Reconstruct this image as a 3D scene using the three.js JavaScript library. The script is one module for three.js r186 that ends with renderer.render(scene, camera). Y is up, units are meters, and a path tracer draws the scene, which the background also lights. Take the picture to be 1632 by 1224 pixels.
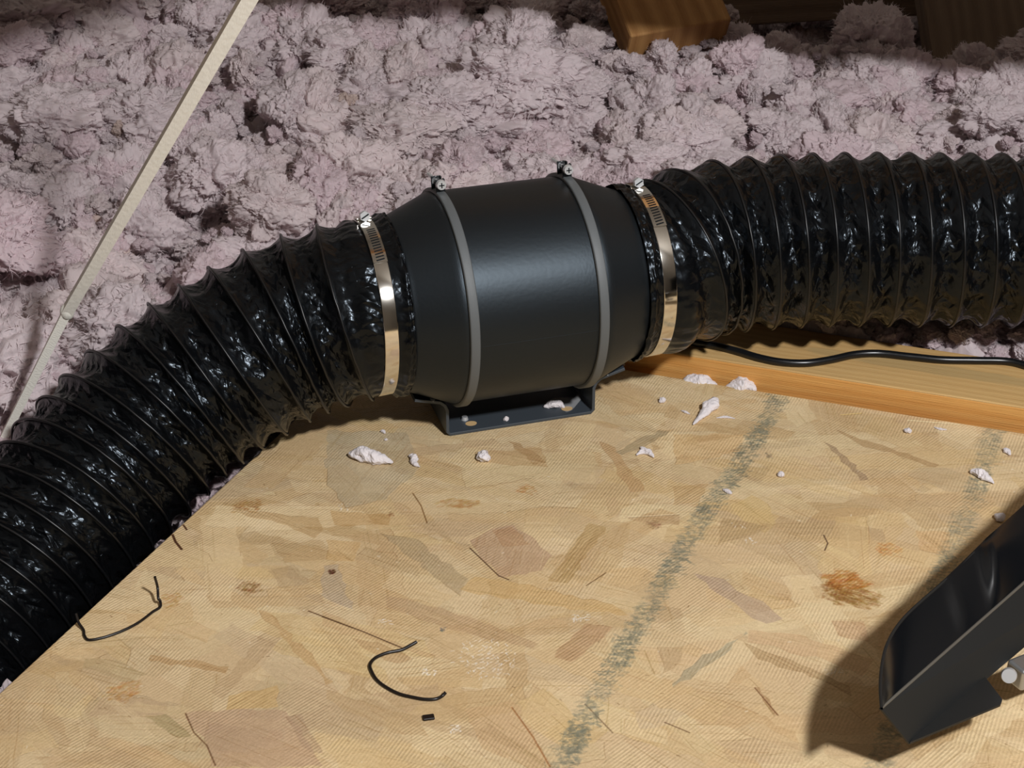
import * as THREE from 'three';
import { mergeGeometries } from 'three/addons/utils/BufferGeometryUtils.js';
import { RoundedBoxGeometry } from 'three/addons/geometries/RoundedBoxGeometry.js';
import { ImprovedNoise } from 'three/addons/math/ImprovedNoise.js';
import { RectAreaLightUniformsLib } from 'three/addons/lights/RectAreaLightUniformsLib.js';

// ---------------------------------------------------------------- camera, light, exposure
const W = 1632, H = 1224, F = 2900, PITCH = 29 * Math.PI / 180, EYE = 0.837;
const scene = new THREE.Scene();
scene.background = new THREE.Color(0x000000);
const camera = new THREE.PerspectiveCamera(2 * Math.atan(H / 2 / F) * 180 / Math.PI, W / H, 0.05, 20);
camera.position.set(0, EYE, 0);
camera.lookAt(0, EYE - Math.sin(PITCH), -Math.cos(PITCH));
const renderer = new THREE.WebGLRenderer({ antialias: true });
renderer.toneMapping = THREE.LinearToneMapping;
renderer.toneMappingExposure = 1.0;
renderer.shadowMap.enabled = true;
RectAreaLightUniformsLib.init();
const LAMP_AT = new THREE.Vector3(0.82, 1.67, 0.09), LAMP_TO = new THREE.Vector3(-0.02, 0.02, -1.55), LAMP_SIZE = 0.13, LAMP_POWER = 870;
const lampLight = new THREE.RectAreaLight(new THREE.Color().setRGB(0.99, 0.99, 1), LAMP_POWER, LAMP_SIZE, LAMP_SIZE);
lampLight.name = 'work_light_beam';
lampLight.position.copy(LAMP_AT); lampLight.lookAt(LAMP_TO);
scene.add(lampLight);

// ---------------------------------------------------------------- helpers
let seed = 7;
const rnd = () => { seed = (seed + 0x6d2b79f5) | 0; let t = Math.imul(seed ^ (seed >>> 15), 1 | seed); t = (t + Math.imul(t ^ (t >>> 7), 61 | t)) ^ t; return ((t ^ (t >>> 14)) >>> 0) / 4294967296; };
const rr = (a, b) => a + (b - a) * rnd();
const hash = (x, y, k = 0) => { let h = Math.imul(x | 0, 374761393) + Math.imul(y | 0, 668265263) + Math.imul(k | 0, 1442695041) | 0; h = Math.imul(h ^ (h >>> 13), 1274126177); h ^= h >>> 16; return (h >>> 0) / 4294967296; };
const PN = new ImprovedNoise(), noise = (x, y, z) => PN.noise(x + 100.3, y + 57.7, z + 31.1);
const clamp = THREE.MathUtils.clamp, sstep = THREE.MathUtils.smoothstep, lerp = THREE.MathUtils.lerp;
const V = (x, y, z) => new THREE.Vector3(x, y, z);
const SP = Math.sin(PITCH), CP = Math.cos(PITCH);
const ray = (x, y) => { const a = (x - W / 2) / F, b = -(y - H / 2) / F; return V(a, -SP + b * CP, -CP - b * SP); };
const onY = (x, y, h = 0) => { const d = ray(x, y); return d.multiplyScalar((h - EYE) / d.y).add(V(0, EYE, 0)); };   // where a sight line meets the level h
const atZ = (x, y, z) => ray(x, y).multiplyScalar(z).add(V(0, EYE, 0));
const used = new Map();
const numbered = (n) => { const k = used.get(n) ?? 0; used.set(n, k + 1); return k ? n + '_' + String(k).padStart(3, '0') : n; };
function tag(o, label, category, group, kind) { o.userData.label = label; if (category) o.userData.category = category; if (group) o.userData.group = group; if (kind) o.userData.kind = kind; return o; }
function mesh(name, geo, mat, parent = scene) {
  const m = new THREE.Mesh(geo, mat); m.name = parent === scene ? numbered(name) : name; m.castShadow = m.receiveShadow = true; parent.add(m); return m;
}
function thing(name, pos, turn = 0) { const g = new THREE.Group(); g.name = numbered(name); g.position.copy(pos); g.rotation.y = turn; scene.add(g); return g; }
const struct = (name, geo, mat) => { const m = mesh(name, geo, mat); m.userData.kind = 'structure'; return m; };
const std = (c, rough, metal = 0, extra = {}) => new THREE.MeshStandardMaterial({ color: new THREE.Color(c), roughness: rough, metalness: metal, ...extra });
const box = (w, h, d, x = 0, y = 0, z = 0, r = 0) => { const g = r ? new RoundedBoxGeometry(w, h, d, 3, r) : new THREE.BoxGeometry(w, h, d); g.translate(x, y, z); return g; };
const merge = (list) => mergeGeometries(list.map((g) => { const n = g.index ? g.toNonIndexed() : g; for (const k of Object.keys(n.attributes)) if (!['position', 'normal', 'uv'].includes(k)) n.deleteAttribute(k); return n; }));
function gridGeo(nu, nv, fn, wrapU = false) {      // (nu x nv) cells, fn(u, v) -> [x, y, z, s, t]
  const pos = new Float32Array((nu + 1) * (nv + 1) * 3), uv = new Float32Array((nu + 1) * (nv + 1) * 2), idx = new Uint32Array(nu * nv * 6);
  let p = 0, q = 0, k = 0;
  for (let j = 0; j <= nv; j++) for (let i = 0; i <= nu; i++) { const r = fn(i / nu, j / nv, i, j); pos[p++] = r[0]; pos[p++] = r[1]; pos[p++] = r[2]; uv[q++] = r[3]; uv[q++] = r[4]; }
  for (let j = 0; j < nv; j++) for (let i = 0; i < nu; i++) { const a = j * (nu + 1) + i, b = a + 1, c = a + nu + 1, d = c + 1; idx[k++] = a; idx[k++] = b; idx[k++] = d; idx[k++] = a; idx[k++] = d; idx[k++] = c; }
  const g = new THREE.BufferGeometry();
  g.setAttribute('position', new THREE.BufferAttribute(pos, 3)); g.setAttribute('uv', new THREE.BufferAttribute(uv, 2)); g.setIndex(new THREE.BufferAttribute(idx, 1));
  g.computeVertexNormals();
  if (wrapU) { const n = g.attributes.normal; for (let j = 0; j <= nv; j++) { const a = j * (nu + 1), b = a + nu, v = V(0, 0, 0).fromBufferAttribute(n, a).add(V(0, 0, 0).fromBufferAttribute(n, b)).normalize(); n.setXYZ(a, v.x, v.y, v.z); n.setXYZ(b, v.x, v.y, v.z); } }
  return g;
}
function slab(points, y0, y1, bevel = 0.0012, uvs = (x, z) => [x, z]) {   // a plate cut to a plan outline of [x, z]
  const s = new THREE.Shape(points.map(([x, z]) => new THREE.Vector2(x, -z)));
  const g = new THREE.ExtrudeGeometry(s, { depth: y1 - y0 - 2 * bevel, bevelEnabled: bevel > 0, bevelSize: bevel, bevelThickness: bevel, bevelOffset: -bevel, bevelSegments: 2 });
  g.rotateX(-Math.PI / 2); g.translate(0, y0 + bevel, 0);
  const p = g.attributes.position, t = g.attributes.uv, n = g.attributes.normal;
  for (let i = 0; i < p.count; i++) {
    let [u, v] = uvs(p.getX(i), p.getZ(i));
    t.setXY(i, u, v);
  }
  return g;
}
function tubeGeo(points, radius, seg = 120, rad = 12, closed = false) {
  const c = new THREE.CatmullRomCurve3(points, closed, 'centripetal');
  return new THREE.TubeGeometry(c, seg, radius, rad, closed);
}
function dataTex(w, h, fn, { srgb = false, repeat = true } = {}) {       // fn(x, y) -> grey 0..1 or [r, g, b] 0..255
  const d = new Uint8Array(w * h * 4);
  for (let y = 0, o = 0; y < h; y++) for (let x = 0; x < w; x++, o += 4) {
    const c = fn(x, y);
    if (typeof c === 'number') d[o] = d[o + 1] = d[o + 2] = clamp(c * 255, 0, 255); else { d[o] = c[0]; d[o + 1] = c[1]; d[o + 2] = c[2]; }
    d[o + 3] = 255;
  }
  const t = new THREE.DataTexture(d, w, h); t.magFilter = THREE.LinearFilter; t.minFilter = THREE.LinearMipmapLinearFilter; t.generateMipmaps = true;
  if (repeat) t.wrapS = t.wrapT = THREE.RepeatWrapping;
  if (srgb) t.colorSpace = THREE.SRGBColorSpace;
  t.needsUpdate = true;
  return t;
}
// facets of crumpled film: a jittered lattice read flat across its triangles; wraps every (nx, ny) cells
function crumple(x, y, nx, ny, k) {
  x += 0.34 * Math.sin(y * 2.1 * Math.PI * 2 / ny * Math.round(ny / 5) + k) ; y += 0.3 * Math.sin(x * 2 * Math.PI / nx * Math.round(nx / 6) + 2 * k);
  const ix = Math.floor(x), iy = Math.floor(y), fx = x - ix, fy = y - iy, m = (a, n) => ((a % n) + n) % n;
  const h = (a, b) => hash(m(a, nx), m(b, ny), k), a = h(ix, iy), b = h(ix + 1, iy), c = h(ix, iy + 1), d = h(ix + 1, iy + 1);
  if (hash(m(ix, nx), m(iy, ny), k + 50) < 0.5) return fx + fy < 1 ? a + (b - a) * fx + (c - a) * fy : d + (c - d) * (1 - fx) + (b - d) * (1 - fy);
  return fx > fy ? a + (b - a) * fx + (d - b) * fy : a + (c - a) * fy + (d - c) * fx;
}

// ---------------------------------------------------------------- wood textures
function woodTexture(w, h, base, dark, contrast, k, stains = []) {
  return dataTex(w, h, (x, y) => {
    const u = x / w, v = y / h, warp = 0.05 * noise(u * 3, v * 2, k) + 0.02 * noise(u * 9, v * 7, k + 3);
    const r = (v + warp) * 11, ring = 0.5 + 0.5 * Math.sin(r * 2 * Math.PI + 2 * noise(u * 2, v * 6, k + 9));
    const fine = noise(u * 14, v * 190, k + 20) * 0.5 + noise(u * 60, v * 420, k + 30) * 0.5;
    let t = clamp(ring * 0.5 * contrast + 0.34 * fine * contrast + 0.25 * noise(u * 4, v * 4, k + 40) + 0.2, 0, 1);
    let c = [0, 1, 2].map((i) => lerp(base[i], dark[i], t));
    for (const s of stains) { const d = Math.hypot((u - s.u) / s.ru, (v - s.v) / s.rv) + 0.35 * noise(u * 30, v * 16, k + 60), f = sstep(1.1 - d, 0, 0.25) * s.a; c = c.map((q, i) => lerp(q, s.c[i], f)); }
    return c;
  }, { srgb: true });
}
const woodBump = dataTex(512, 512, (x, y) => 0.5 + 0.35 * noise(x * 0.02, y * 0.32, 2) + 0.25 * noise(x * 0.09, y * 0.7, 5));
const lumberFace = std(0xffffff, 0.72, 0, { map: woodTexture(1024, 256, [226, 172, 98], [196, 130, 58], 0.55, 11), bumpMap: woodBump, bumpScale: 0.0006 });
const lumberTop = std(0xffffff, 0.75, 0, { map: woodTexture(1024, 256, [218, 180, 120], [184, 142, 84], 0.6, 23, [{ u: 0.665, v: 0.42, ru: 0.07, rv: 0.26, c: [150, 132, 98], a: 0.75 }, { u: 0.42, v: 0.3, ru: 0.16, rv: 0.1, c: [170, 146, 100], a: 0.5 }]), bumpMap: woodBump, bumpScale: 0.0006 });
const oldWood = std(0xffffff, 0.85, 0, { map: woodTexture(1024, 512, [132, 112, 92], [84, 68, 54], 0.5, 51), bumpMap: woodBump, bumpScale: 0.001 });
const trussWood = std(0xffffff, 0.78, 0, { map: woodTexture(1024, 512, [196, 150, 94], [140, 94, 48], 0.8, 37), bumpMap: woodBump, bumpScale: 0.001 });
const plainWood = std(0xc6c0b8, 0.85, 0, { bumpMap: woodBump, bumpScale: 0.001 });

// ---------------------------------------------------------------- the attic shell
{
  const floorMat = std(0xb9b2a8, 0.95);
  struct('floor', box(5.4, 0.02, 5.6, 0, -0.2, -0.9), floorMat);
  const side = (sx) => { const g = box(3.1, 0.03, 5.6); g.rotateZ(sx * -0.62); g.translate(sx * 1.28, 1.80, -0.9); return g; };
  struct('ceiling', merge([side(-1), side(1)]), plainWood);
  struct('wall_back', box(5.4, 3.2, 0.03, 0, 1.35, -3.7), plainWood);
  struct('wall_front', box(5.4, 3.2, 0.03, 0, 1.35, 1.88), plainWood);
}

// ---------------------------------------------------------------- OSB floor panel
const L0 = onY(0, 1104), L1 = onY(408, 726), B0 = onY(1072, 601), B1 = onY(1632, 690.5);
const dirL = L0.clone().sub(L1).normalize(), dirB = B1.clone().sub(B0).normalize();     // left edge runs to the viewer, back edge to the right
const corner = (() => { const d = B0.clone().sub(L1), det = dirL.x * -dirB.z + dirB.x * dirL.z, s = (d.x * -dirB.z + dirB.x * d.z) / det; return L1.clone().addScaledVector(dirL, s); })();
const boardPts = [corner, corner.clone().addScaledVector(dirB, 1.15), corner.clone().addScaledVector(dirB, 1.15).addScaledVector(dirL, 1.2), corner.clone().addScaledVector(dirL, 1.2)].map((p) => [p.x, p.z]);
const inBoard = (x, z, m = 0) => { const d = V(x - corner.x, 0, z - corner.z), det = dirB.x * dirL.z - dirB.z * dirL.x, a = (d.x * dirL.z - d.z * dirL.x) / det, b = (dirB.x * d.z - dirB.z * d.x) / det; return a > -m && b > -m && a < 1.15 + m && b < 1.2 + m; };
const TX0 = -0.46, TZ0 = -1.66, TS = 1.02, CW = 2048, CH = 1536;       // the metres that the texture covers
function boardMaterial() {
  const cv = document.createElement('canvas'), bv = document.createElement('canvas');
  cv.width = bv.width = CW; cv.height = bv.height = CH;
  const c = cv.getContext('2d'), b = bv.getContext('2d'), K = CW / TS;
  const toC = (x, y) => { const p = onY(x, y); return [(p.x - TX0) * K, (p.z - TZ0) * K]; };
  c.fillStyle = '#d4b88e'; c.fillRect(0, 0, CW, CH); b.fillStyle = 'rgb(120,120,120)'; b.fillRect(0, 0, CW, CH);
  const tones = [[224, 192, 140], [217, 180, 124], [210, 172, 118], [226, 198, 150], [206, 172, 124], [214, 186, 140], [198, 160, 108], [220, 184, 122], [200, 170, 128], [190, 156, 112], [228, 200, 152]];
  const dull = (c) => { const l = c[0] * 0.3 + c[1] * 0.6 + c[2] * 0.1; return c.map((v, i) => lerp(v, l, 0.15) + [3, 3, 1][i]); };
  const torn = (pts) => { const o = []; pts.forEach((p, i) => { const q = pts[(i + 1) % pts.length], l = Math.hypot(q[0] - p[0], q[1] - p[1]), n = Math.max(1, Math.round(l / 16)); for (let k = 0; k < n; k++) { const j = k ? Math.min(5, l * 0.05) : 1; o.push([lerp(p[0], q[0], k / n) + rr(-j, j), lerp(p[1], q[1], k / n) + rr(-j, j)]); } }); return o; };
  function flake(pts, col, alpha, ang, grain = 1, level = null) {
    pts = torn(pts); col = dull(col); alpha *= 0.74;
    c.save(); b.save();
    for (const g of [c, b]) { g.beginPath(); pts.forEach(([x, y], i) => (i ? g.lineTo(x, y) : g.moveTo(x, y))); g.closePath(); }
    c.fillStyle = `rgba(${col.map(Math.round).join(',')},${alpha})`; c.fill();
    const lv = Math.round(level ?? rr(96, 150)); b.fillStyle = `rgba(${lv},${lv},${lv},0.75)`; b.fill();
    c.clip(); b.clip();
    const xs = pts.map((p) => p[0]), ys = pts.map((p) => p[1]), cx = (Math.min(...xs) + Math.max(...xs)) / 2, cy = (Math.min(...ys) + Math.max(...ys)) / 2, R = Math.max(Math.max(...xs) - Math.min(...xs), Math.max(...ys) - Math.min(...ys)) * 0.75;
    for (const g of [c, b]) { g.translate(cx, cy); g.rotate(ang); }
    for (let i = 0, n = R * 0.75 * grain; i < n; i++) {
      const y = rr(-R, R), x = rr(-R, R), l = rr(20, 150), dark = rnd() < 0.6, w = rr(0.5, 1.6);
      c.strokeStyle = dark ? `rgba(${118 + 20 * rnd()},${82 + 20 * rnd()},44,${rr(0.05, 0.28)})` : `rgba(240,216,168,${rr(0.05, 0.3)})`; c.lineWidth = w;
      c.beginPath(); c.moveTo(x, y); c.quadraticCurveTo(x + l / 2, y + rr(-3, 3), x + l, y + rr(-3, 3)); c.stroke();
      if (i % 3 === 0) { b.strokeStyle = dark ? 'rgba(60,60,60,0.3)' : 'rgba(180,180,180,0.25)'; b.lineWidth = w; b.beginPath(); b.moveTo(x, y); b.lineTo(x + l, y + rr(-1, 1)); b.stroke(); }
    }
    c.restore(); b.restore();
    // one torn edge of the flake shows
    c.strokeStyle = `rgba(120,84,46,${rr(0.0, 0.35)})`; c.lineWidth = rr(0.6, 1.4); c.beginPath();
    const e = Math.floor(rnd() * pts.length), run = Math.floor(rr(1, pts.length * 0.3)); for (let i = 0; i <= run; i++) { const q = pts[(e + i) % pts.length]; i ? c.lineTo(...q) : c.moveTo(...q); } c.stroke();
    b.strokeStyle = 'rgba(40,40,40,0.4)'; b.lineWidth = 1.6; b.beginPath(); for (let i = 0; i <= run; i++) { const q = pts[(e + i) % pts.length]; i ? b.lineTo(...q) : b.moveTo(...q); } b.stroke();
  }
  for (let i = 0; i < 1250; i++) {
    const x = rr(-60, CW + 60), y = rr(-60, CH + 60), l = rr(70, 330), w = rr(18, 85), a = Math.PI * 0.06 + (rnd() < 0.6 ? rr(-0.55, 0.55) : rr(-1.57, 1.57)), t = tones[Math.floor(rnd() * tones.length)], j = rr(-10, 10);
    const pts = [[-l / 2 + rr(-18, 18), -w / 2], [rr(-l / 5, l / 5), -w / 2 + rr(-8, 6)], [l / 2 + rr(-30, 10), -w / 2 + rr(0, w / 3)], [l / 2, w / 3], [rr(-l / 5, l / 5), w / 2 + rr(-6, 8)], [-l / 2, w / 2 - rr(0, w / 3)]].map(([p, q]) => [x + p * Math.cos(a) - q * Math.sin(a), y + p * Math.sin(a) + q * Math.cos(a)]);
    flake(pts, t.map((v) => v + j), rr(0.35, 0.85), a);
  }
  // flakes that can be told apart, drawn where the photograph has them (outlines read off in its pixels)
  const at = (ox, oy, list) => list.map(([x, y]) => toC(ox + x / 2.914, oy + y / 2.914));
  const ang = (p) => { let best = 0, a = 0; for (let i = 0; i < p.length; i++) for (let j = i + 1; j < p.length; j++) { const d = Math.hypot(p[i][0] - p[j][0], p[i][1] - p[j][1]); if (d > best) { best = d; a = Math.atan2(p[j][1] - p[i][1], p[j][0] - p[i][0]); } } return a; };
  const put = (ox, oy, list, col, alpha = 0.75, grain = 1.2) => { const p = at(ox, oy, list); flake(p, col, alpha, ang(p), grain); };
  put(1072, 804, [[100, 320], [240, 345], [300, 400], [420, 450], [510, 530], [440, 555], [370, 530], [290, 460], [200, 410]], [176, 148, 126], 0.8);
  put(1072, 804, [[735, 540], [890, 545], [915, 640], [770, 610]], [196, 152, 108]);
  put(1072, 804, [[350, 580], [560, 600], [940, 720], [880, 800], [700, 720], [350, 640]], [204, 162, 116], 0.7);
  put(1072, 804, [[330, 640], [400, 720], [640, 800], [830, 890], [820, 840], [640, 760], [420, 680]], [172, 138, 92], 0.75, 2.5);
  put(1072, 804, [[0, 830], [120, 720], [340, 590], [350, 600], [200, 720], [0, 850]], [150, 144, 118], 0.7);
  put(1072, 804, [[230, 60], [310, 75], [450, 100], [380, 140], [210, 180]], [176, 142, 96], 0.7);
  put(1072, 804, [[1130, 120], [1290, 130], [1280, 240], [1150, 210]], [212, 158, 98], 0.5);
  put(1072, 804, [[380, 850], [400, 850], [490, 970], [470, 980]], [164, 120, 74], 0.7);
  put(0, 800, [[860, 980], [1100, 960], [1330, 970], [1440, 1120], [1500, 1230], [980, 1230], [970, 1160]], [192, 152, 120], 0.75);
  put(0, 800, [[670, 1000], [770, 985], [890, 1090], [830, 1095]], [168, 146, 98], 0.8);
  put(0, 800, [[385, 770], [400, 725], [560, 740], [680, 800], [600, 840]], [188, 160, 112], 0.7);
  put(0, 800, [[700, 710], [1060, 765], [1050, 795], [690, 740]], [184, 138, 84], 0.75);
  put(0, 800, [[1200, 500], [1260, 520], [1550, 835], [1510, 850]], [194, 150, 94], 0.75, 3);
  put(0, 800, [[640, 170], [830, 120], [1000, 290], [760, 300], [620, 230]], [222, 190, 136], 0.6);
  put(0, 800, [[1060, 900], [1290, 850], [1290, 950], [1050, 965]], [214, 168, 98], 0.7);
  put(0, 800, [[1330, 1000], [1400, 980], [1500, 1170], [1440, 1160]], [180, 146, 112], 0.6);
  put(0, 800, [[1080, 40], [1480, 70], [1500, 130], [1460, 170], [1300, 100]], [180, 134, 78], 0.55);
  put(0, 800, [[1260, 190], [1500, 180], [1540, 260], [1320, 285]], [184, 146, 98], 0.55);
  put(520, 600, [[250, 730], [410, 750], [660, 940], [620, 1020], [400, 850]], [178, 150, 112], 0.8);
  put(520, 600, [[670, 760], [760, 710], [870, 690], [1050, 830], [1000, 900], [840, 930], [800, 930]], [186, 146, 114], 0.8);
  put(520, 600, [[770, 715], [860, 695], [950, 780], [820, 790]], [176, 122, 78], 0.5);
  put(520, 600, [[1220, 680], [1300, 700], [1120, 960], [1030, 950]], [180, 140, 82], 0.7, 3);
  put(520, 600, [[1270, 300], [1340, 330], [1480, 530], [1410, 540]], [192, 146, 94], 0.8);
  put(520, 600, [[1340, 350], [1540, 250], [1595, 255], [1470, 330], [1370, 365]], [160, 138, 102], 0.8);
  put(520, 600, [[840, 300], [900, 310], [1030, 400], [960, 410]], [156, 108, 60], 0.6);
  put(520, 600, [[690, 350], [1000, 330], [1030, 420], [700, 400]], [192, 148, 92], 0.6);
  put(520, 600, [[280, 1020], [400, 1040], [700, 1130], [980, 1240], [960, 1265], [600, 1180], [280, 1070]], [188, 150, 106], 0.75, 2);
  put(520, 600, [[690, 930], [850, 950], [1330, 1060], [1400, 1110], [1000, 1060], [620, 990]], [212, 168, 102], 0.8, 2);
  put(520, 600, [[0, 250], [370, 260], [440, 420], [280, 570], [90, 610], [0, 480]], [176, 160, 132], 0.55);
  put(520, 600, [[-10, 880], [60, 870], [120, 1080], [-20, 1020]], [176, 158, 134], 0.7);
  put(520, 600, [[20, 620], [300, 640], [290, 690], [40, 690]], [188, 134, 70], 0.55);
  put(520, 600, [[1380, 650], [1640, 640], [1640, 690], [1500, 690]], [182, 142, 98], 0.6, 2);
  put(520, 600, [[0, 760], [160, 770], [130, 860], [0, 850]], [206, 158, 90], 0.55);
  put(520, 804, [[1200, 550], [1330, 570], [1140, 730], [1060, 710]], [184, 140, 98], 0.75, 2);
  put(520, 804, [[640, 950], [860, 910], [1000, 1130], [1050, 1224], [940, 1224], [720, 1130]], [206, 164, 112], 0.6);
  put(520, 804, [[110, 620], [240, 640], [400, 720], [330, 740], [160, 660]], [180, 134, 84], 0.6, 2);
  put(520, 804, [[-20, 490], [300, 630], [520, 700], [470, 710], [-20, 560]], [200, 158, 108], 0.7, 2);
  put(520, 804, [[0, 860], [400, 980], [480, 1080], [300, 1060], [0, 900]], [194, 156, 104], 0.6);
  put(1072, 500, [[700, 595], [760, 620], [910, 770], [870, 775]], [150, 118, 88], 0.75);
  put(1072, 500, [[760, 540], [900, 590], [1240, 700], [1220, 715], [860, 600]], [172, 132, 82], 0.7);
  put(1072, 500, [[0, 560], [330, 560], [320, 640], [10, 700]], [214, 164, 98], 0.5);
  put(1072, 500, [[0, 800], [170, 790], [120, 870], [0, 890]], [190, 148, 92], 0.6);
  // knots and dark stains of the wood
  const spot = (ox, oy, x, y, rx, ry, col, alpha) => { const [px, py] = at(ox, oy, [[x, y]])[0], tilt = rr(-0.3, 0.3), n = Math.round(rx * ry * 0.5) + 12; for (let i = 0; i < n; i++) { const a = rr(0, 6.28), d = Math.sqrt(rnd()) * (0.8 + 0.5 * noise(Math.cos(a) * 1.6 + px, Math.sin(a) * 1.6 + py, 4)), l = rr(0.06, 0.3) * rx, cx = px + Math.cos(a) * rx * d, cy = py + Math.sin(a) * ry * d * 1.5; c.strokeStyle = `rgba(${col.map((v) => Math.round(v + rr(-16, 16))).join(',')},${Math.min(0.8, alpha * rr(0.05, 0.28))})`; c.lineWidth = rr(1.4, 5); c.beginPath(); c.moveTo(cx - l / 2, cy - l * tilt); c.quadraticCurveTo(cx, cy + rr(-3, 3), cx + l / 2, cy + l * tilt); c.stroke(); } };
  spot(1072, 804, 800, 360, 46, 24, [170, 100, 34], 1); spot(1072, 804, 850, 430, 50, 20, [136, 92, 38], 0.9); spot(1072, 804, 740, 400, 20, 26, [120, 70, 24], 0.8);
  spot(1072, 804, 1000, 210, 26, 16, [190, 120, 50], 0.7); spot(0, 800, 1160, 400, 24, 14, [130, 88, 40], 1); spot(0, 800, 790, 455, 22, 16, [178, 128, 68], 0.9); spot(0, 800, 1150, 20, 34, 16, [156, 106, 50], 0.8); spot(0, 800, 570, 880, 30, 18, [180, 124, 60], 0.7);
  spot(520, 600, 930, 525, 20, 12, [170, 108, 46], 0.8); spot(520, 600, 300, 640, 8, 6, [120, 70, 36], 1); spot(520, 600, 1520, 690, 16, 10, [120, 84, 56], 0.9); spot(520, 600, 30, 905, 6, 5, [84, 46, 22], 2.4); spot(520, 600, 620, 590, 40, 12, [168, 116, 56], 0.7);
  spot(1072, 500, 445, 660, 9, 7, [110, 96, 76], 1.3); spot(0, 800, 1540, 325, 7, 5, [80, 40, 20], 2.4); spot(520, 804, 540, 582, 5, 4, [110, 100, 96], 2.2);
  // splits and scratches
  const line = (ox, oy, list, col, w) => { c.strokeStyle = col; c.lineWidth = w; b.strokeStyle = 'rgba(20,20,20,0.8)'; b.lineWidth = w; for (const g of [c, b]) { g.beginPath(); at(ox, oy, list).forEach(([x, y], i) => (i ? g.lineTo(x, y) : g.moveTo(x, y))); g.stroke(); } };
  line(0, 800, [[800, 150], [815, 185], [845, 222]], 'rgba(70,38,16,0.95)', 4); line(0, 800, [[850, 105], [868, 130]], 'rgba(70,38,16,0.9)', 3);
  line(520, 600, [[665, 795], [800, 925], [850, 945]], 'rgba(70,44,24,0.8)', 2.2); line(520, 600, [[400, 540], [440, 600], [468, 682]], 'rgba(120,84,44,0.8)', 2);
  line(520, 804, [[-20, 520], [170, 590], [350, 665]], 'rgba(70,44,24,0.85)', 2.2); line(0, 800, [[1430, 505], [1640, 585]], 'rgba(84,54,28,0.8)', 2.4); line(1072, 804, [[700, 140], [720, 180], [705, 215]], 'rgba(76,52,36,0.8)', 2);
  line(1072, 804, [[380, 850], [490, 980]], 'rgba(110,70,40,0.7)', 2); line(1072, 804, [[80, 1060], [-40, 1010]], 'rgba(90,60,36,0.6)', 2); line(520, 600, [[1380, 655], [1640, 640]], 'rgba(236,214,172,0.8)', 2); line(1072, 500, [[1090, 495], [1330, 515]], 'rgba(240,226,180,0.9)', 2.5);
  line(0, 800, [[860, 980], [900, 1070], [960, 1130], [1000, 1224]], 'rgba(104,70,42,0.7)', 2); line(1072, 500, [[780, 470], [880, 462]], 'rgba(232,200,130,0.9)', 3); line(520, 804, [[860, 940], [960, 1080], [1040, 1220]], 'rgba(150,96,52,0.7)', 2.2);
  line(520, 804, [[1200, 925], [1330, 1060]], 'rgba(110,84,60,0.6)', 2); line(520, 600, [[1205, 972], [1300, 910]], 'rgba(110,78,44,0.7)', 2);
  // the two printed nail lines: ragged strokes of blue-grey paint
  const stripe = (list, wid, strength) => {
    const p = list.map(([x, y]) => toC(x, y));
    for (let k = 0; k < p.length - 1; k++) {
      const [x0, y0] = p[k], [x1, y1] = p[k + 1], len = Math.hypot(x1 - x0, y1 - y0), nx = -(y1 - y0) / len, ny = (x1 - x0) / len;
      for (let i = 0; i < len * 2.2; i++) {
        const t = rnd(), o = (rnd() - 0.5) * (rnd() < 0.8 ? 0.86 : 1.25) * wid + rr(-1, 1) * wid * 0.2 * noise(t * len * 0.03, k, 3), x = x0 + (x1 - x0) * t + nx * o, y = y0 + (y1 - y0) * t + ny * o, l = rr(4, 16), g = rr(-20, 10), pt = 0.55 + 0.5 * noise(x * 0.012, y * 0.012, 7) + 0.2 * noise(x * 0.05, y * 0.05, 9);
        c.strokeStyle = `rgba(${124 + g},${124 + g},${106 + g},${strength * rr(0.2, 0.6) * pt})`; c.lineWidth = rr(1.5, 5);
        const th = rnd() < 0.5 ? rr(-0.5, 0.3) : rr(0, 3.14); c.beginPath(); c.moveTo(x - l / 2 * Math.cos(th), y - l / 2 * Math.sin(th)); c.lineTo(x + l / 2 * Math.cos(th), y + l / 2 * Math.sin(th)); c.stroke();
      }
    }
  };
  stripe([[1244, 628], [1222, 672], [1165, 761], [1112, 838], [1069, 907], [1008, 1010], [970, 1075], [915, 1178], [890, 1235]], 38, 1);
  stripe([[1590, 680], [1583, 692], [1549, 802], [1521, 871], [1494, 935], [1460, 1045], [1410, 1195], [1396, 1240]], 38, 0.78);
  // crumbs of insulation ground into the wood
  for (let i = 0; i < 150; i++) { const a = rr(0, 6.28), d = Math.sqrt(rnd()), [x, y] = toC(773 + Math.cos(a) * d * 46 + rr(-8, 8), 1048 + Math.sin(a) * d * 34), l = rr(2, 8), th = rr(0, 3.1); c.strokeStyle = `rgba(244,238,230,${rr(0.3, 0.8)})`; c.lineWidth = rr(0.8, 2); c.beginPath(); c.moveTo(x, y); c.lineTo(x + l * Math.cos(th), y + l * Math.sin(th)); c.stroke(); }
  for (const [x, y, n] of [[925, 983, 30], [684, 1070, 14], [722, 1160, 16], [1330, 1070, 10], [608, 990, 12], [550, 806, 8], [1200, 860, 10], [1176, 838, 6]]) for (let i = 0; i < n; i++) { const [px, py] = toC(x + rr(-12, 12), y + rr(-5, 5)), l = rr(2, 8), th = rr(0, 3.1); c.strokeStyle = `rgba(244,238,230,${rr(0.4, 0.9)})`; c.lineWidth = rr(0.8, 2.2); c.beginPath(); c.moveTo(px, py); c.lineTo(px + l * Math.cos(th), py + l * Math.sin(th)); c.stroke(); }
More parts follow.
